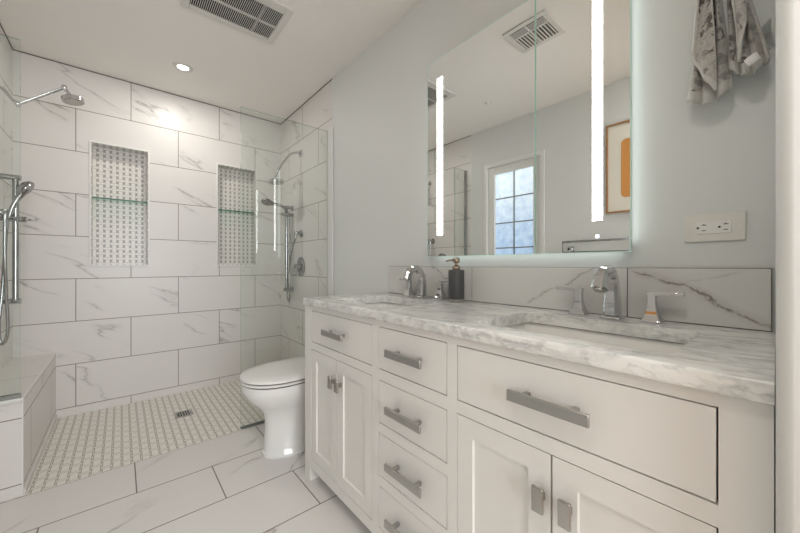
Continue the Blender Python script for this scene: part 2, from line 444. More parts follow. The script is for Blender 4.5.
# stub wall on the right (end of the vanity alcove) with a bullnose corner; the camera stands in the doorway beside it
bm = BM()
pts = [(W+.02, .0148), (W+.02, YF), (.652, YF)]
for i in range(9):
    a = PI + PI/2*0 - i/8*PI/2; r = .016
    pts.append((.652+r*math.cos(a), (.0085-r)+r*math.sin(PI-a)))
fs = prism(bm, pts, -.05, H)
for f_ in fs[2:]: f_.smooth = True
struct('wall_front', bm, ['paint'])
bm = BM()
box(bm, L-.12, -.30, YF, .0, -.05, H); box(bm, -.30, .66, YF, -.02, 2.1, H)
struct('wall_doorway', bm, ['paint'])

# bedroom behind the camera
bm = BM(); box(bm, -2.2, 2.4, -3.0, YF, -.06, -.002); struct('floor_bedroom', bm, ['woodfloor'])
bm = BM(); box(bm, -2.2, 2.4, -3.0, YF, H, H+.1); struct('ceiling_bedroom', bm, ['ceiling'])
bm = BM()
box(bm, -2.3, -2.2, -3.1, YF, 0, H); box(bm, 2.4, 2.5, -3.1, YF, 0, H)
box(bm, -2.2, L-.12, YF-.1, YF, 0, H); box(bm, W+.12, 2.4, YF-.1, YF, 0, H)
for x0, x1, z0, z1 in ((-2.2, -1.1, 0, H), (1.3, 2.4, 0, H), (-1.1, 1.3, 0, .6), (-1.1, 1.3, 2.3, H)): box(bm, x0, x1, -3.0, -2.9, z0, z1)
struct('wall_bedroom', bm, ['paint'])
bm = BM()
for x0, x1, z0, z1 in ((-1.1, -1.04, .6, 2.3), (1.24, 1.3, .6, 2.3), (-1.04, 1.24, .6, .66), (-1.04, 1.24, 2.24, 2.3), (.08, .12, .66, 2.24)):
    box(bm, x0, x1, -2.98, -2.92, z0, z1)
struct('added_window', bm, ['trim'])  # unseen window frame, added to go with the bedroom fill light

# ------------------------------------------------------------------ shower bench
BX = -.339; BZ = .446
t = thing('shower_bench', ((L+BX)/2, (SY+B)/2, 0), 'marble-look tiled bench along the left wall of the shower', 'bench')
bm = BM(); box(bm, L+.001, BX, SY+.003, B-.001, 0, BZ-.02, 0, {'-y': 1}); obj('base', bm, ['tile_yz', 'tile_xz'], t)
bm = BM(); box(bm, L+.001, BX-.006, SY+.010, B-.001, BZ-.02, BZ, 0); obj('seat_slab', bm, ['tile_bench_top'], t)
bm = BM(); box(bm, BX-.006, BX+.0015, SY+.003, B-.002, BZ-.012, BZ+.001); box(bm, L+.001, BX-.006, SY+.002, SY+.010, BZ-.012, BZ+.001)
box(bm, BX-.004, BX+.0015, SY+.001, SY+.008, 0, BZ-.012)
obj('edge_trim', bm, ['trim'], t, bevel=.002)
bm = BM(); box(bm, BX, BX+.007, SY+.01, B-.009, 0, .03); obj('base_strip', bm, ['tile_plain'], t, bevel=.001)

# ------------------------------------------------------------------ glass screens
def screen(label, x0, x1, z0, z1, ch=None):
    t = thing('shower_screen', ((x0+x1)/2, SY+.014, z0), label, 'shower screen', 'fixed glass shower screens')
    bm = BM(); box(bm, x0, x1, SY+.010, SY+.020, z0+.004, z1, 0, {'-x': 1, '+x': 1, '+z': 1}); obj('glass_panel', bm, ['glass', 'glass_edge'], t)
    bm = BM()
    c0, c1 = x0+.0, x1
    box(bm, c0, c1, SY+.004, SY+.009, z0, z0+ch); box(bm, c0, c1, SY+.021, SY+.026, z0, z0+ch); box(bm, c0, c1, SY+.009, SY+.021, z0, z0+.003)
    obj('bottom_channel', bm, ['channel'], t)
    return t
t = screen('tall clear glass screen on the floor between toilet and shower', .583, W-.002, 0, 2.062, .008)
bm = BM(); box(bm, W-.014, W-.001, SY-.062, SY+.0095, .010, 2.062); box(bm, W-.014, W-.001, SY+.0205, SY+.027, .010, 2.062); obj('wall_channel', bm, ['trim'], t, bevel=.002)
t.rotation_euler.z = -math.radians(1.2)
t = screen('clear glass screen standing on the end of the tiled bench', L+.003, -.349, BZ+.001, 2.072, .018)
bm = BM(); box(bm, L+.001, L+.016, SY+.003, SY+.0095, BZ+.017, 2.072); box(bm, L+.001, L+.016, SY+.0205, SY+.027, BZ+.017, 2.072); obj('wall_channel', bm, ['chrome'], t)

# ------------------------------------------------------------------ niche shelves
for (x0, x1), lab in ((NL, 'green-edged glass shelf in the left wall niche'), (NR, 'green-edged glass shelf in the right wall niche')):
    bm = BM(); box(bm, x0+.004, x1-.004, B+.006, B+ND-.0005, 1.532, 1.541, 0, {'-y': 1})
    tag(obj('glass_shelf', bm, ['shelf_glass', 'shelf_edge']), lab, 'shelf', 'glass shelves in the shower niches')

# ------------------------------------------------------------------ floor drain
t = thing('floor_drain', (.335, 2.745, 0), 'square steel drain with slots set in the mosaic shower floor', 'drain')
bm = BM(); c = .054
for a in ((-c, -c+.012, -c, c), (c-.012, c, -c, c), (-c+.012, c-.012, -c, -c+.012), (-c+.012, c-.012, c-.012, c)):
    box(bm, .335+a[0], .335+a[1], 2.745+a[2], 2.745+a[3], -.001, .003)
obj('drain_frame', bm, ['nickel'], t)
bm = BM()
for i in range(6):
    x = .335-.037+i*.0148; box(bm, x-.0035, x+.0035, 2.745-c+.012, 2.745+c-.012, .0, .002)
box(bm, .335-c+.012, .335+c-.012, 2.742, 2.748, .0, .002)
obj('grate', bm, ['nickel'], t)
bm = BM(); box(bm, .335-c+.01, .335+c-.01, 2.745-c+.01, 2.745+c-.01, -.001, .0004); obj('drain_well', bm, ['dark'], t)

# ------------------------------------------------------------------ ceiling fixtures
def can(x, y, e, label):
    t = thing('ceiling_light', (x, y, H), label, 'ceiling light', 'recessed ceiling lights')
    bm = BM(); lathe(bm, [(.032, -.0005), (.036, -.006), (.058, -.005), (.062, -.0005)], (x, y, H), n=32); obj('trim_ring', bm, ['vent'], t, smooth=True)
    bm = BM(); lathe(bm, [(.0, -.003), (.034, -.003), (.034, -.0005), (0, -.0005)][1:3], (x, y, H), n=32); obj('lens', bm, ['can'], t)
    lamp('lamp', 'AREA', (x, y, H-.012), e, (1, .94, .86), .10, parent=None)
    return t
can(.332, 2.745, 3.6, 'bright round recessed light in the ceiling above the shower')
can(-.20, .12, 3.2, 'added fill light, unseen, in the ceiling just inside the doorway')  # unseen lamp, added to brighten the room near the camera
can(.20, -1.2, 5, 'added fill light, unseen, in the bedroom ceiling behind the doorway')  # extra fill lamp added out of view in the bedroom

def ceiling_vent(x0, x1, y0, y1, fr, label, cross=True):
    t = thing('exhaust_vent' if cross else 'air_register', ((x0+x1)/2, (y0+y1)/2, H), label, 'vent')
    z1, z0 = H-.0005, H-.010
    bm = BM()
    for a in ((x0, x0+fr, y0, y1), (x1-fr, x1, y0, y1), (x0+fr, x1-fr, y0, y0+fr), (x0+fr, x1-fr, y1-fr, y1)): box(bm, *a, z0, z1)
    obj('frame', bm, ['vent'], t, bevel=.003)
    bm = BM(); box(bm, x0+fr, x1-fr, y0+fr, y1-fr, z1-.001, z1); obj('backing', bm, ['dark'], t)
    return t
t = ceiling_vent(.24, .722, 1.735, 2.088, .036, 'long white exhaust grille with dark slots in the ceiling before the shower')
gx0, gx1, gy0, gy1 = .276, .686, 1.80, 2.052
bm = BM(); n = 44
for i in range(n):
    x = gx0+(gx1-gx0)*(i+.5)/n; box(bm, x-.0013, x+.0013, gy0, gy1, H-.0095, H-.0075)
box(bm, gx0, gx1, 1.925, 1.936, H-.0095, H-.001); box(bm, .585, .592, gy0, gy1, H-.0095, H-.001)
box(bm, gx0, gx1, 1.771, gy0, H-.006, H-.001)
obj('slats', bm, ['vent'], t)
t = ceiling_vent(.315, .575, .845, 1.11, .030, 'square white air register in the ceiling seen in the mirror', False)
bm = BM()
for i in range(4): box(bm, .485+i*.0145, .4905+i*.0145, .875, 1.08, H-.010, H-.001)
for i in range(11): y = .884+i*.0185; box(bm, .345, .478, y-.0030, y+.0030, H-.010, H-.001)
box(bm, .476, .486, .875, 1.08, H-.0105, H-.001); box(bm, .345, .545, .975, .985, H-.0105, H-.001)
obj('louvers', bm, ['vent'], t)
bm = BM(); lathe(bm, [(.020, -.0005), (.020, -.006), (.010, -.012), (.004, -.020)], (-.065, 1.654, H), n=20)
tag(obj('sprinkler_cap', bm, ['vent'], smooth=True), 'small round white sprinkler cap on the ceiling seen in the mirror', 'sprinkler')

# ------------------------------------------------------------------ vanity
VX, VY0, VY1, VZ = .700, .0105, 1.554, .853
van = thing('bathroom_vanity', ((VX+W)/2, (VY0+VY1)/2, 0), 'long white shaker vanity cabinet with drawers and doors under the marble top', 'cabinet')
FD = .020
opn = []   # openings (y0,y1,z0,z1)
ZT0, ZT1, ZB, ZD = .679, .831, .645, .113
opn += [(.980, 1.487, ZT0, ZT1), (.618, .943, ZT0, ZT1), (.067, .584, ZT0, ZT1)]
opn += [(.980, 1.487, ZD, ZB), (.067, .584, ZD, ZB)]
opn += [(.618, .943, .488, .641), (.618, .943, .300, .453), (.618, .943, ZD, .265)]
bm = BM()
for y0, y1 in ((1.487, VY1), (.943, .980), (.584, .618), (VY0, .067)): box(bm, VX, VX+FD, y0, y1, .069, VZ)
for y0, y1 in ((.980, 1.487), (.618, .943), (.067, .584)):
    box(bm, VX, VX+FD, y0, y1, ZT1, VZ); box(bm, VX, VX+FD, y0, y1, .069, ZD)
for y0, y1 in ((.980, 1.487), (.067, .584)): box(bm, VX, VX+FD, y0, y1, ZB, ZT0)
for z0, z1 in ((.641, ZT0), (.453, .488), (.265, .300)): box(bm, VX, VX+FD, .618, .943, z0, z1)
obj('face_frame', bm, ['cabinet'], van)
bm = BM(); box(bm, VX+FD, W-.002, VY1-.018, VY1, .069, VZ); obj('side_panel', bm, ['cabinet'], van)
bm = BM(); box(bm, VX+FD, W-.002, .017, .034, .069, VZ); obj('side_panel', bm, ['cabinet'], van)
bm = BM(); box(bm, VX+FD+.004, VX+FD+.010, VY0+.018, VY1-.018, .09, VZ-.01); obj('gap_shade_sheet', bm, ['gap'], van)  # dark sheet behind the fronts, paints the shade in their gaps
bm = BM(); box(bm, VX+FD, W-.002, VY0+.018, VY1-.018, .069, .087); obj('bottom_panel', bm, ['cabinet'], van)
for x0, x1 in ((VX, VX+.055), (W-.06, W-.005)):
    for y0, y1 in ((VY1-.055, VY1), (VY0, VY0+.055)):
        bm = BM(); box(bm, x0, x1, y0, y1, 0, .069); obj('leg', bm, ['cabinet'], van)
G = .0027
def pull(parent, yc, zc, ln=.172):
    hx = VX-.030
    bm = BM(); box(bm, hx-.004, hx+.004, yc-ln/2, yc+ln/2, zc-.0125, zc+.0125); o = obj('handle', bm, ['pull'], parent, bevel=.0015)
    for s in (-1, 1):
        bm = BM(); box(bm, hx+.0035, VX+G, yc+s*.052-.006, yc+s*.052+.006, zc-.003, zc+.008)
        p = bpy.data.objects; q_ = obj('handle_post', bm, ['pull'], parent, bevel=.001)
def drawer(op):
    y0, y1, z0, z1 = op; bm = BM(); box(bm, VX+.001, VX+.019, y0+G, y1-G, z0+G, z1-G)
    d = obj('drawer', bm, ['cabinet'], van, bevel=.0012)
    pull(d, (y0+y1)/2, (z0+z1)/2)
for i in (0, 1, 2, 5, 6, 7): drawer(opn[i])
def door(y0, y1, z0, z1, ky):
    s = .050; a, b = VX+.001, VX+.019; y0 += G/2; y1 -= G/2; z0 += G; z1 -= G
    bm = BM()
    box(bm, a, b, y0, y0+s, z0, z1); box(bm, a, b, y1-s, y1, z0, z1); box(bm, a, b, y0+s, y1-s, z0, z0+s); box(bm, a, b, y0+s, y1-s, z1-s, z1)
    d = obj('door', bm, ['cabinet'], van)
    # recessed panel with a sloped inner bead
    bm = BM(); e = .002
    o_ = [(a+.002, y0+s, z0+s), (a+.002, y1-s, z0+s), (a+.002, y1-s, z1-s), (a+.002, y0+s, z1-s)]
    i_ = [(a+.0065, y0+s+e, z0+s+e), (a+.0065, y1-s-e, z0+s+e), (a+.0065, y1-s-e, z1-s-e), (a+.0065, y0+s+e, z1-s-e)]
    k_ = [(b-.001, p[1], p[2]) for p in o_]
    rings(bm, [[Vector(p) for p in r] for r in (k_, o_, i_)], smooth=False)
    obj('door_panel', bm, ['cabinet'], d)
    hx = VX-.022; zc = .548
    bm = BM(); box(bm, hx-.004, hx+.004, ky-.0125, ky+.0125, zc-.027, zc+.027); obj('knob', bm, ['nickel'], d, bevel=.002)
    bm = BM(); box(bm, hx+.0035, VX+G, ky-.006, ky+.006, zc-.008, zc+.008); obj('knob_post', bm, ['nickel'], d, bevel=.001)
door(.981, 1.2405, ZD, ZB, 1.206-.001+.0); door(1.2425, 1.486, ZD, ZB, 1.262)
door(.068, .3235, ZD, ZB, .288); door(.3255, .583, ZD, ZB, .344)

# ------------------------------------------------------------------ countertop with two sink openings
CZ0, CZ1 = .854, .888
S1 = (.772, 1.056, .962, 1.372); S2 = (.757, 1.066, .132, .575)
def evaluated(o):
    dg = bpy.context.evaluated_depsgraph_get(); e = o.evaluated_get(dg)
    me = bpy.data.meshes.new_from_object(e); o.modifiers.clear(); old = o.data; o.data = me; bpy.data.meshes.remove(old)
bm = BM(); prism(bm, [(.684, .0098), (W-.001, .0155), (W-.001, 1.545), (.684, 1.545)], CZ0, CZ1)
lay = bm.edges.layers.float.new('bevel_weight_edge')
for e_ in bm.edges:      # only the front and the free left end are rounded
    a_, b_ = e_.verts[0].co, e_.verts[1].co
    if (a_.x < .7 and b_.x < .7 and not (a_.y < .1 and b_.y < .1)) or (a_.y > 1.5 and b_.y > 1.5 and not (a_.x > 1 and b_.x > 1)): e_[lay] = 1.0
top = obj('countertop', bm, ['marble'], bevel=.0055, seg=3)
top.modifiers['bevel'].limit_method = 'WEIGHT'
cut = []
for s in (S1, S2):
    bm = BM(); prism(bm, rrect(*s, .028, 6), CZ0-.05, CZ1+.05)
    c_ = obj('cutter', bm, ['marble']); cut.append(c_)
    md = top.modifiers.new('hole', 'BOOLEAN'); md.operation = 'DIFFERENCE'; md.solver = 'EXACT'; md.object = c_
bpy.context.view_layer.update()
evaluated(top); top.name = 'countertop'
for c_ in cut: bpy.data.objects.remove(c_)
for p in top.data.polygons: p.use_smooth = True
try: top.data.set_sharp_from_angle(angle=math.radians(45))
except Exception: pass
tag(top, 'grey-veined white marble countertop with two sink cut-outs', 'countertop')

for s, lab in ((S1, 'white undermount basin at the toilet end of the marble top'), (S2, 'white undermount basin nearest the wall outlet')):
    x0, x1, y0, y1 = s; t = thing('sink', ((x0+x1)/2, (y0+y1)/2, .70), lab, 'sink', 'undermount basins')
    bm = BM(); rs = []
    def ring(d, z, r): return [Vector((a, b, z)) for a, b in rrect(x0-.006+d, x1+.006-d, y0-.006+d, y1+.006-d, r, 6)]
    inner = [ring(-.014, .8500, .04), ring(-.006, .8500, .034), ring(.000, .84, .034), ring(.012, .77, .04), ring(.03, .735, .05), ring(.07, .722, .05), ring(.11, .718, .03)]
    outer = [ring(.11, .708, .03), ring(.06, .712, .05), ring(.02, .728, .05), ring(.002, .77, .04), ring(-.008, .84, .04), ring(-.014, .8500, .04)]
    rings(bm, inner, cap0=False, cap1=True); rings(bm, outer, cap0=True, cap1=False)
    obj('basin', bm, ['sink'], t, smooth=True)
    bm = BM(); lathe(bm, [(.0225, .0), (.0225, .003), (.016, .004), (.013, .001)], ((x0+x1)/2+.03, (y0+y1)/2, .718), n=24); obj('drain', bm, ['chrome'], t, smooth=True)

# ------------------------------------------------------------------ backsplash tiles
t = thing('backsplash', (W-.006, .77, CZ1), 'low marble-look tiled backsplash along the wall behind the marble top', 'backsplash')
for y0, y1 in ((.0225, .3155), (.3185, .9055), (.9085, 1.503)):
    bm = BM(); box(bm, W-.012, W-.0005, y0, y1, CZ1+.002, 1.040); obj('backsplash_tile', bm, ['tile_splash'], t, bevel=.0008)
bm = BM(); box(bm, W-.009, W-.0005, .0215, 1.505, CZ1, 1.0415); obj('grout', bm, ['grout'], t)

# ------------------------------------------------------------------ lit mirror cabinet
MX = 1.163; MY0, MY1, MZ0, MZ1 = .300, 1.157, 1.089, 2.044; MS = .597
t = thing('mirror_cabinet', ((MX+W)/2, (MY0+MY1)/2, MZ0), 'frameless mirror cabinet with two upright light strips above the sinks', 'mirror')
bm = BM(); box(bm, MX+.006, W-.001, MY0+.012, MY1-.012, MZ0+.012, MZ1-.012, 0); obj('case', bm, ['mirror_case'], t)
for y0, y1 in ((MS+.001, MY1), (MY0, MS-.001)):
    bm = BM(); e_ = .0022
    box(bm, MX, MX+.0055, y0+e_, y1-e_, MZ0+e_, MZ1-e_, 0)
    for a_ in ((y0, y0+e_, MZ0, MZ1), (y1-e_, y1, MZ0, MZ1), (y0+e_, y1-e_, MZ0, MZ0+e_), (y0+e_, y1-e_, MZ1-e_, MZ1)): box(bm, MX-.0002, MX+.0055, *a_, 1)
    d = obj('mirror_door', bm, ['mirror', 'mirror_edge'], t)
    a, b = ((1.0555, 1.0895) if y0 > .5 else (.376, .4055))
    bm = BM(); box(bm, MX-.0006, MX, a, b, 1.192, 1.946); obj('light_strip', bm, ['led'], d)
    if y0 < .5:
        bm = BM(); box(bm, MX-.0008, MX, .386, .396, 1.136, 1.147); obj('touch_button', bm, ['touch'], d)
for a_, b_ in ((MY0+.0105, MY0+.012), (MY1-.012, MY1-.0105)):
    bm = BM(); box(bm, MX+.010, MX+.030, a_, b_, MZ0+.03, MZ1-.03); obj('backlight', bm, ['halo'], t)
bm = BM(); box(bm, MX+.010, MX+.030, MY0+.03, MY1-.03, MZ0+.0105, MZ0+.012); obj('backlight', bm, ['halo'], t)

# ------------------------------------------------------------------ faucets
SQ = [(-1, -1), (1, -1), (1, 1), (-1, 1)]
def frustum(bm, c, levels):
    rs = []
    for h, a, b in levels: rs.append([Vector((c[0]+p*a, c[1]+q_*b, c[2]+h)) for p, q_ in SQ])
    rings(bm, rs, smooth=False)
def handle(bm_parent, hx, hy, sgn):
    z = CZ1
    bm = BM()
    frustum(bm, (hx, hy, z), [(0, .0245, .0245), (.006, .0245, .0245), (.010, .021, .021), (.014, .018, .018), (.035, .0125, .0125), (.060, .0100, .0095), (.074, .011, .0105), (.080, .011, .0105)])
    h = obj('tap_handle', bm, ['chrome'], bm_parent, bevel=.0015)
    bm = BM(); rs = []
    for s, wd, th, dz in ((-.012, .0105, .005, 0), (.010, .010, .006, .0), (.040, .0075, .0048, .001), (.070, .0080, .0054, .002)):
        rs.append([Vector((hx+a*wd, hy+sgn*s, z+.081+dz+b*th)) for a, b in SQ])
    rings(bm, rs, smooth=False); obj('lever', bm, ['chrome'], h, bevel=.0012)
def faucet(x, y, hl, hr, label):
    t = thing('faucet', (x, y, CZ1), label, 'faucet', 'chrome widespread faucets'); z = CZ1
    bm = BM(); frustum(bm, (x, y, z), [(0, .026, .026), (.007, .026, .026), (.011, .0215, .0215)]); obj('spout_base', bm, ['chrome'], t, bevel=.0015)
    bm = BM()
    path = spline([(x, y, z+.010), (x+.004, y, z+.050), (x+.003, y, z+.092), (x-.012, y, z+.130), (x-.046, y, z+.145), (x-.080, y, z+.130), (x-.098, y, z+.094)], 6)
    N = len(path); rad = [.0215-.0060*min(1, i/(N*.45)) if i < N*.45 else .0155+.0045*((i-N*.45)/(N*.55)) for i in range(N)]
    oct_ = [(-1, -.55), (-.6, -1), (.6, -1), (1, -.55), (1, .55), (.6, 1), (-.6, 1), (-1, .55)]
    tube(bm, path, rad, sect=oct_); obj('spout', bm, ['chrome'], t, smooth=True)
    e = path[-1]; dr = (path[-1]-path[-2]).normalized()
    bm = BM(); lathe(bm, [(.0150, -.001), (.0150, .006), (.012, .007)], e, dr, 20); obj('aerator', bm, ['nickel'], t, smooth=True)
    bm = BM(); tube(bm, [(x+.024, y, z), (x+.024, y, z+.105)], .0022, 8); lathe(bm, [(.004, 0), (.0055, .004), (.0055, .012), (.003, .015)], (x+.024, y, z+.104), n=12); obj('lift_rod', bm, ['chrome'], t, smooth=True)
    handle(t, x+.018, y+hl, 1); handle(t, x+.018, y-hr, -1)
    return t
faucet(1.123, .338, .100, .094, 'chrome arched faucet with two levers at the sink nearest the outlet')
faucet(1.132, 1.168, .110, .112, 'chrome arched faucet with two levers beside the charcoal soap dispenser')

# ------------------------------------------------------------------ soap dispenser
sx, sy = 1.118, .934
t = thing('soap_dispenser', (sx, sy, CZ1), 'charcoal cylinder soap dispenser with bronze pump on the marble top', 'soap dispenser')
bm = BM(); lathe(bm, [(.033, 0), (.034, .003), (.034, .013)], (sx, sy, CZ1), n=40); obj('base_ring', bm, ['nickel'], t, smooth=True)
bm = BM(); lathe(bm, [(.033, .012), (.0345, .014), (.0345, .136), (.032, .140), (.010, .141)], (sx, sy, CZ1), n=40); obj('bottle', bm, ['charcoal'], t, smooth=True)
bm = BM(); lathe(bm, [(.016, .139), (.017, .142), (.017, .155), (.012, .159), (.007, .161), (.007, .170), (.011, .172), (.0155, .175), (.0155, .190), (.010, .194), (.003, .195)], (sx, sy, CZ1), n=28); p_ = obj('pump', bm, ['bronze'], t, smooth=True)
bm = BM(); tube(bm, [(sx, sy, CZ1+.183), (sx-.012, sy+.025, CZ1+.183), (sx-.020, sy+.044, CZ1+.178)], [.0055, .0045, .0035], 10); obj('nozzle', bm, ['bronze'], p_, smooth=True)

# ------------------------------------------------------------------ outlet
oy0, oy1, oz0, oz1 = .064, .184, 1.112, 1.187; oyc, ozc = .124, 1.1495
t = thing('wall_outlet', (W, oyc, ozc), 'almond double power outlet plate on the wall right of the mirror', 'outlet')
bm = BM(); box(bm, W-.006, W-.0005, oy0, oy1, oz0, oz1); obj('cover_plate', bm, ['outlet'], t, bevel=.0025)
bm = BM(); box(bm, W-.0085, W-.0055, oyc-.034, oyc+.034, ozc-.0165, ozc+.0165); r_ = obj('receptacle', bm, ['outlet_w'], t, bevel=.0012)
for yy in (oyc-.021, oyc+.021):
    bm = BM(); fx = W-.0088
    # sideways sockets: a T slot above, a plain slot below and a round ground hole to the left
    box(bm, fx-.0003, fx+.0003, yy-.0075, yy+.0025, ozc+.0060, ozc+.0078); box(bm, fx-.0003, fx+.0003, yy-.0032, yy-.0016, ozc+.0060, ozc+.0110)
    box(bm, fx-.0003, fx+.0003, yy-.0065, yy+.0015, ozc-.0085, ozc-.0067)
    lathe(bm, [(.0028, 0), (.0028, .0006)], (fx+.0003, yy+.0095, ozc), '-x', 12)
    obj('socket_slots', bm, ['slot'], r_)
bm = BM(); box(bm, W-.0095, W-.008, oyc-.0035, oyc-.0005, ozc-.006, ozc+.006); box(bm, W-.0095, W-.008, oyc+.0008, oyc+.0038, ozc-.006, ozc+.006); obj('test_button', bm, ['outlet_w'], r_, bevel=.0004)
for yy in (oy0+.012, oy1-.012):
    bm = BM(); lathe(bm, [(.003, 0), (.0025, .001)], (W-.006, yy, ozc), '-x', 12); obj('screw', bm, ['outlet_w'], t)

# ------------------------------------------------------------------ toilet
TYC = 1.862
def egg(xf, xb, hw, z, n=40, sq=2.6, cxf=.46):
    xc = xf+(xb-xf)*cxf; out = []
    for i in range(n):
        a = 2*PI*i/n; c_, s_ = math.cos(a), math.sin(a)
        if c_ > 0: rx = xb-xc; e = 2/3.4
        else: rx = xc-xf; e = 2/2.15
        out.append(Vector((xc+rx*math.copysign(abs(c_)**e, c_), TYC+hw*math.copysign(abs(s_)**(e if c_ > 0 else 2/2.15), s_), z)))
    return out
t = thing('toilet', (.85, TYC, 0), 'white elongated toilet with closed lid between the vanity and glass screen', 'toilet')
bm = BM()
rings(bm, [egg(.592, 1.10, .115, 0), egg(.590, 1.10, .117, .005), egg(.590, 1.10, .117, .018), egg(.599, 1.09, .111, .027), egg(.606, 1.09, .108, .12),
           egg(.606, 1.09, .112, .19), egg(.592, 1.09, .122, .24), egg(.558, 1.07, .143, .282), egg(.515, 1.05, .167, .325), egg(.494, 1.04, .178, .360), egg(.484, 1.03, .183, .385), egg(.484, 1.03, .184, .408), egg(.490, 1.025, .180, .412)])
bowl = obj('bowl', bm, ['porcelain'], t, smooth=True)
bm = BM(); rings(bm, [egg(.488, .965, .181, .4175), egg(.483, .968, .185, .4195), egg(.483, .968, .185, .428), egg(.488, .965, .181, .430)]); obj('seat', bm, ['seat'], t, smooth=True)
bm = BM(); rings(bm, [egg(.486, .972, .183, .4355), egg(.480, .975, .187, .439), egg(.482, .974, .186, .449), egg(.500, .968, .176, .456), egg(.56, .95, .14, .462), egg(.68, .90, .06, .464)]); obj('lid', bm, ['seat'], t, smooth=True)
bm = BM(); rings(bm, [egg(.492, .96, .178, .411), egg(.492, .96, .178, .437)]); obj('seat_gap_shade', bm, ['gap'], t)  # dark filler, stands in for shade between bowl, seat and lid
bm = BM(); box(bm, 1.0, W-.012, TYC-.19, TYC+.19, .405, .735); k_ = obj('tank', bm, ['porcelain'], t, bevel=.03, seg=5)
bm = BM(); box(bm, .99, W-.008, TYC-.20, TYC+.20, .737, .765); obj('tank_lid', bm, ['porcelain'], t, bevel=.012, seg=4)
bm = BM(); box(bm, .985, 1.0, TYC-.15, TYC-.125, .66, .685); tube(bm, [(.986, TYC-.137, .672), (.980, TYC-.09, .665), (.982, TYC-.06, .66)], .006, 10); obj('flush_lever', bm, ['chrome'], t, bevel=.002)
for s in (-1, 1):
    bm = BM(); lathe(bm, [(.013, 0), (.013, .012), (.008, .016)], (.76, TYC+s*.112, .003), n=16); obj('bolt_cap', bm, ['porcelain'], t, smooth=True)

# ------------------------------------------------------------------ shower heads
def disc_head(t, c, tilt, r=.058):
    ax = Vector(tilt).normalized(); bm = BM()
    lathe(bm, [(.010, -.035), (.012, -.022), (.030, -.021), (r-.006, -.018), (r, -.013), (r, .006), (r-.003, .009), (.01, .009)], c, ax, 36)
    h = obj('shower_head', bm, ['chrome'], t, smooth=True)
    bm = BM(); lathe(bm, [(r-.006, .009), (r-.007, .011), (.005, .011)], c, ax, 36); obj('nozzle_plate', bm, ['nickel'], h, smooth=True)
    return h
y0 = 2.80
t = thing('overhead_shower', (L, y0, 2.03), 'chrome jointed-arm overhead shower on the left wall above the bench', 'shower')
bm = BM(); lathe(bm, [(.028, 0), (.028, .004), (.016, .009)], (L+.002, y0, 2.035), 'x', 28); obj('escutcheon', bm, ['chrome'], t, smooth=True)
bm = BM(); tube(bm, spline([(L+.004, y0, 2.035), (-.50, y0, 2.024), (-.478, y0, 1.995), (-.456, y0, 1.968)], 6), .0085, 12); obj('wall_arm', bm, ['chrome'], t, smooth=True)
bm = BM()
for dy in (-.008, .008): tube(bm, [(-.440, y0+dy, 1.955), (-.262, y0+dy, 2.108)], .005, 10)
obj('extension_arm', bm, ['chrome'], t, smooth=True)
for i, c in enumerate(((-.444, 1.955), (-.258, 2.110))):
    bm = BM(); lathe(bm, [(.008, -.020), (.013, -.016), (.013, .016), (.008, .020)], (c[0], y0, c[1]), 'y', 18); obj('joint_knob', bm, ['chrome'], t, smooth=True)
bm = BM(); tube(bm, spline([(-.256, y0, 2.105), (-.244, y0, 2.088), (-.236, y0, 2.075)], 4), .009, 12); obj('neck', bm, ['chrome'], t, smooth=True)
disc_head(t, (-.222, y0, 2.045), (.16, -.05, -1.0), .052)

y0 = 2.756
t = thing('overhead_shower', (W, y0, 2.03), 'chrome overhead shower on a curved arm behind the glass on the right wall', 'shower')
bm = BM(); lathe(bm, [(.030, 0), (.030, .005), (.018, .012)], (W-.002, y0, 2.027), '-x', 28); obj('escutcheon', bm, ['chrome'], t, smooth=True)
bm = BM(); tube(bm, spline([(W-.005, y0, 2.027), (1.165, y0, 2.027), (1.105, y0, 1.995), (1.045, y0, 1.915), (1.004, y0, 1.842), (.992, y0, 1.80)], 6), .0095, 12); obj('curved_arm', bm, ['chrome'], t, smooth=True)
bm = BM(); lathe(bm, [(.008, -.015), (.015, -.012), (.017, 0), (.015, .012), (.008, .015)], (.990, y0, 1.785), 'z', 20); obj('swivel_ball', bm, ['chrome'], t, smooth=True)
disc_head(t, (.990, y0, 1.742), (.03, -.08, -1.0), .058)

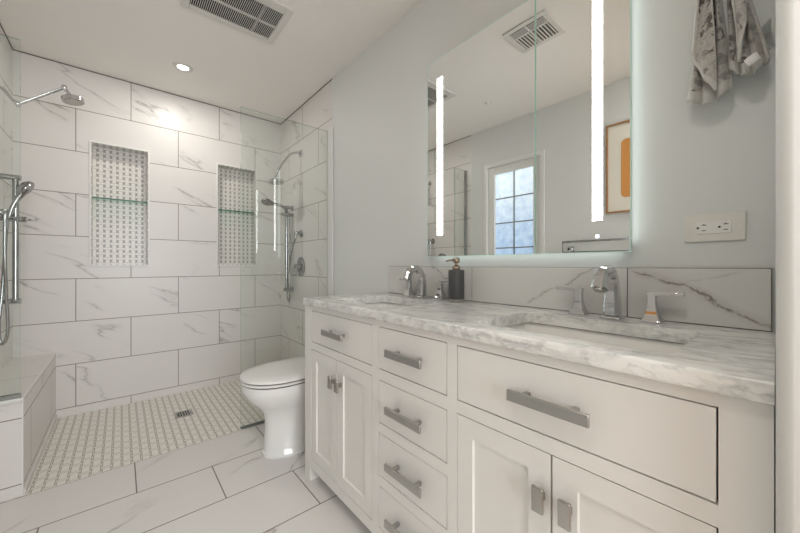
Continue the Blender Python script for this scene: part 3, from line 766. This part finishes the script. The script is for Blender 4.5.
def hand_shower(x, sg, y, z0, z1, head, label, hose, elbow, br):
    """x: bar position, sg: +1 when the wall lies towards -x"""
    wx = L+.002 if sg > 0 else W-.002
    t = thing('hand_shower', (wx, y, z0), label, 'shower', 'chrome hand showers on slide bars')
    bm = BM(); tube(bm, [(x, y, z0), (x, y, z1)], .0135, 16); obj('slide_bar', bm, ['shower_chrome'], t, smooth=True)
    for z in (z0, z1):
        bm = BM(); tube(bm, [(wx, y, z), (x+sg*.022, y, z)], .0155, 16); lathe(bm, [(.022, 0), (.022, .004)], (wx, y, z), 'x' if sg > 0 else '-x', 20); obj('bar_mount', bm, ['shower_chrome'], t, smooth=True)
    bm = BM(); tube(bm, [(x-sg*.060, y-.012, br), (x+sg*.045, y-.012, br)], .015, 14); tube(bm, [(x, y, br-.016), (x, y, br+.016)], .019, 16); tube(bm, [(x+sg*.040, y-.012, br), (x+sg*.062, y-.012, br-.002)], .006, 10)
    obj('sliding_holder', bm, ['shower_chrome'], t, smooth=True)
    a, b, c, ax = head
    bm = BM(); tube(bm, spline([a, b, c], 5), [.0095, .010, .0105, .011, .0115, .012, .0125, .014, .016, .018, .018], 14); obj('handle', bm, ['shower_chrome'], t, smooth=True)
    bm = BM(); lathe(bm, [(.012, -.024), (.036, -.017), (.048, -.006), (.048, .006), (.043, .010), (.01, .011)], Vector(c)+Vector(ax).normalized()*.0, ax, 32); h = obj('spray_head', bm, ['shower_chrome'], t, smooth=True)
    bm = BM(); lathe(bm, [(.038, .010), (.037, .013), (.005, .013)], c, ax, 28); obj('nozzle_plate', bm, ['shower_chrome'], h, smooth=True)
    bm = BM(); tube(bm, spline(hose, 8), .0075, 12); obj('hose', bm, ['shower_chrome'], t, smooth=True)
    bm = BM(); d = 'x' if sg > 0 else '-x'
    lathe(bm, [(.034, 0), (.034, .005), (.022, .010), (.016, .014), (.014, .055), (.010, .060)], (wx, elbow[0], elbow[1]), d, 28)
    ex = wx+sg*.050; tube(bm, [(ex, elbow[0], elbow[1]+.016), (ex, elbow[0], elbow[1]-.045)], .012, 14); obj('wall_outlet_elbow', bm, ['shower_chrome'], t, smooth=True)
    return t
hand_shower(-.459, 1, 2.85, .843, 1.548, [(-.486, 2.835, 1.300), (-.462, 2.835, 1.395), (-.418, 2.835, 1.490), Vector((.78, -.15, -.50))],
    'chrome hand shower on a slide bar on the left wall beside the bench',
    [(-.486, 2.835, 1.302), (-.492, 2.83, 1.20), (-.500, 2.82, .95), (-.513, 2.81, .70), (-.500, 2.80, .612), (-.478, 2.79, .68), (-.480, 2.77, .90), (-.482, 2.755, 1.10), (-.481, 2.75, 1.285)], (2.75, 1.335), 1.311)
hand_shower(1.145, -1, 2.94, .825, 1.572, [(1.162, 2.925, 1.50), (1.10, 2.915, 1.572), (.960, 2.90, 1.590), Vector((-.25, -.25, -.92))],
    'chrome hand shower on a slide bar behind the glass on the right wall',
    [(1.165, 2.925, 1.50), (1.170, 2.92, 1.30), (1.160, 2.91, .98), (1.150, 2.93, .78), (1.146, 2.885, .715), (1.142, 2.855, .79), (1.140, 2.85, 1.05), (1.146, 2.80, 1.20), (1.151, 2.75, 1.275)], (2.744, 1.325), 1.505)

def valve(wx, y, z, d, label):
    t = thing('shower_valve', (wx, y, z), label, 'shower valve', 'chrome shower valves')
    bm = BM(); lathe(bm, [(.084, 0), (.084, .004), (.076, .009), (.034, .011)], (wx, y, z), d, 40); obj('valve_plate', bm, ['shower_chrome'], t, smooth=True)
    bm = BM(); s = 1 if d == 'x' else -1; lathe(bm, [(.031, .010), (.028, .045), (.022, .050)], (wx, y, z), d, 28); obj('knob', bm, ['shower_chrome'], t, smooth=True)
    bm = BM(); box(bm, min(wx+s*.040, wx+s*.052), max(wx+s*.040, wx+s*.052), y-.009, y+.009, z-.072, z+.008); obj('lever', bm, ['shower_chrome'], t, bevel=.003)
valve(W-.002, 2.752, 1.033, '-x', 'round chrome valve with lever on the right shower wall above the toilet')
valve(L+.002, 2.60, 1.10, 'x', 'round chrome valve on the left shower wall, seen only in the mirror')

# ------------------------------------------------------------------ picture and towel rail on the left wall (seen in the mirror)
t = thing('framed_picture', (L, .65, 1.44), 'wood-framed picture with orange panel on the wall opposite the mirror', 'picture')
py0, py1, pz0, pz1 = .40, .895, 1.442, 2.115
bm = BM(); f = .012
for a in ((py0, py0+f, pz0, pz1), (py1-f, py1, pz0, pz1), (py0+f, py1-f, pz0, pz0+f), (py0+f, py1-f, pz1-f, pz1)): box(bm, L+.001, L+.022, *a)
obj('frame', bm, ['wood'], t)
bm = BM(); box(bm, L+.001, L+.010, py0+f, py1-f, pz0+f, pz1-f); obj('mat', bm, ['mat'], t)
bm = BM(); prism(bm, rrect(py0+.098, py1-.098, pz0+.11, pz1-.13, .03), L+.010, L+.0115, axis='x'); obj('artwork', bm, ['orange'], t)
t = thing('towel_rail', (L, .95, 1.14), 'rectangular chrome double towel rail below the framed picture', 'towel rail')
bm = BM(); x = L+.062
for z in (1.150, 1.238): box(bm, x-.004, x+.004, .62, 1.205, z-.0085, z+.0085)
for y in (.62, 1.197): box(bm, x-.004, x+.004, y, y+.008, 1.150, 1.238)
obj('rail', bm, ['shower_chrome'], t, bevel=.001)
for y in (.66, 1.155):
    bm = BM(); box(bm, L+.001, x-.003, y-.008, y+.008, 1.170, 1.190); box(bm, L+.001, L+.008, y-.020, y+.020, 1.158, 1.202); box(bm, x-.010, x-.003, y-.008, y+.008, 1.145, 1.19); obj('mount', bm, ['chrome'], t, bevel=.001)

# ------------------------------------------------------------------ hanging fleece towels, their hook rail, corner bracket
t = thing('hook_rail', (W, .10, 1.90), 'chrome hook rail on the wall above the outlet holding the two fleece cloths', 'hook rail')
bm = BM(); box(bm, W-.008, W-.0005, .03, .19, 1.89, 1.92); obj('plate', bm, ['chrome'], t, bevel=.001)
for y in (.065, .145):
    bm = BM(); tube(bm, spline([(W-.006, y, 1.905), (W-.05, y, 1.900), (W-.062, y, 1.915), (W-.062, y, 1.93)], 5), .004, 10); obj('hook', bm, ['chrome'], t, smooth=True)

def cloth(label, yc_t, yc_b, w_t, w_b, zt, zb, ph, flap, tagged):
    t = thing('hanging_cloth', (W-.05, yc_b, zb), label, 'cloth', 'leopard fleece cloths on the hook rail')
    NX, NZ = 49, 30; folds = 3
    def surf(u, v, off=0.0):
        wd = w_t+(w_b-w_t)*(v**1.25); yc = yc_t+(yc_b-yc_t)*v
        amp = .012-.003*v
        fold = math.sin(u*PI*2*folds+ph+v*1.2)
        y = yc+(.5-u)*wd+.0015*math.sin(u*19+ph+v*5)
        x = W-.056+amp*fold*(1-.15*v)+off
        z = zt+(zb-zt)*v - (.024*math.sin(u*PI)+.0015*math.sin(u*40+ph))*v**3
        return Vector((x, y, z))
    bm = BM(); g_ = [[bm.verts.new(surf(i/(NX-1), j/(NZ-1))) for i in range(NX)] for j in range(NZ)]
    for j in range(NZ-1):
        for i in range(NX-1):
            f_ = bm.faces.new([g_[j][i], g_[j][i+1], g_[j+1][i+1], g_[j+1][i]]); f_.smooth = True
            if j > NZ-4 or i < 3 or i > NX-4: f_.material_index = 1
    o_ = obj('cloth_body', bm, ['fleece', 'trim_fur'], t, smooth=True); s = o_.modifiers.new('solid', 'SOLIDIFY'); s.thickness = .006; s.offset = 0
    # folded-over front layer with a pale edge
    bm = BM(); NX2, NZ2 = 26, 24; g2 = []
    for j in range(NZ2):
        v = j/(NZ2-1); row = []
        for i in range(NX2):
            u = i/(NX2-1); uu = flap[0]+(flap[1]-flap[0])*u; vv = v*(flap[2]+(flap[3]-flap[2])*u)
            p = surf(uu, vv); p.x = W-.080-.006*math.sin(uu*9+v*3)-.006*v; row.append(bm.verts.new(p))
        g2.append(row)
    for j in range(NZ2-1):
        for i in range(NX2-1):
            f_ = bm.faces.new([g2[j][i], g2[j][i+1], g2[j+1][i+1], g2[j+1][i]]); f_.smooth = True
            if j > NZ2-3 or i < 2 or i > NX2-3: f_.material_index = 1
    o_ = obj('front_fold', bm, ['fleece', 'trim_fur'], t, smooth=True); s = o_.modifiers.new('solid', 'SOLIDIFY'); s.thickness = .006; s.offset = 0
    if tagged:
        bm = BM(); rs = []
        c = Vector((W-.092, yc_b-.006, zb-.004)); d = Vector((0, -.0100, .006)); e = Vector((0, -.004, -.009))
        for s_ in (-1, -.3, .4, 1): rs.append([c+d*s_+e*q_+Vector((.002*s_*s_+dx, 0, 0)) for q_, dx in ((-1, 0), (1, 0), (1, .001), (-1, .001))])
        rings(bm, rs); obj('care_label', bm, ['tag'], t)
    bm = BM(); tube(bm, [(W-.062, yc_t, zt-.01), (W-.062, yc_t+.004, zt+.03), (W-.062, yc_t, zt+.055), (W-.062, yc_t-.004, zt+.03), (W-.062, yc_t, zt-.01)], .0015, 6); obj('hanging_loop', bm, ['trim_fur'], t)
    return t
cloth('grey leopard fleece cloth with scalloped hem, the longer of the two hanging', .126, .1295, .026, .086, 1.86, 1.488, .4, (.05, .72, .72, .98), False)
cloth('grey leopard fleece cloth with white care label, the shorter beside it', .096, .056, .014, .064, 1.86, 1.530, 2.0, (.25, .9, .95, .55), True)

t = thing('corner_bracket', (W, .03, 1.60), 'small grey metal bracket at the wall corner behind the fleece cloths', 'bracket')
bm = BM(); prism(bm, [(W-.001, .060), (W-.001, .023), (1.135, .0215)], 1.615, 1.619); obj('plate', bm, ['trim'], t)
bm = BM(); box(bm, W-.004, W-.0005, .023, .058, 1.575, 1.615); obj('wall_flange', bm, ['vent'], t)
bm = BM(); lathe(bm, [(.003, 0), (.0025, .001)], (W-.004, .038, 1.586), '-x', 12); obj('screw', bm, ['slot'], t)
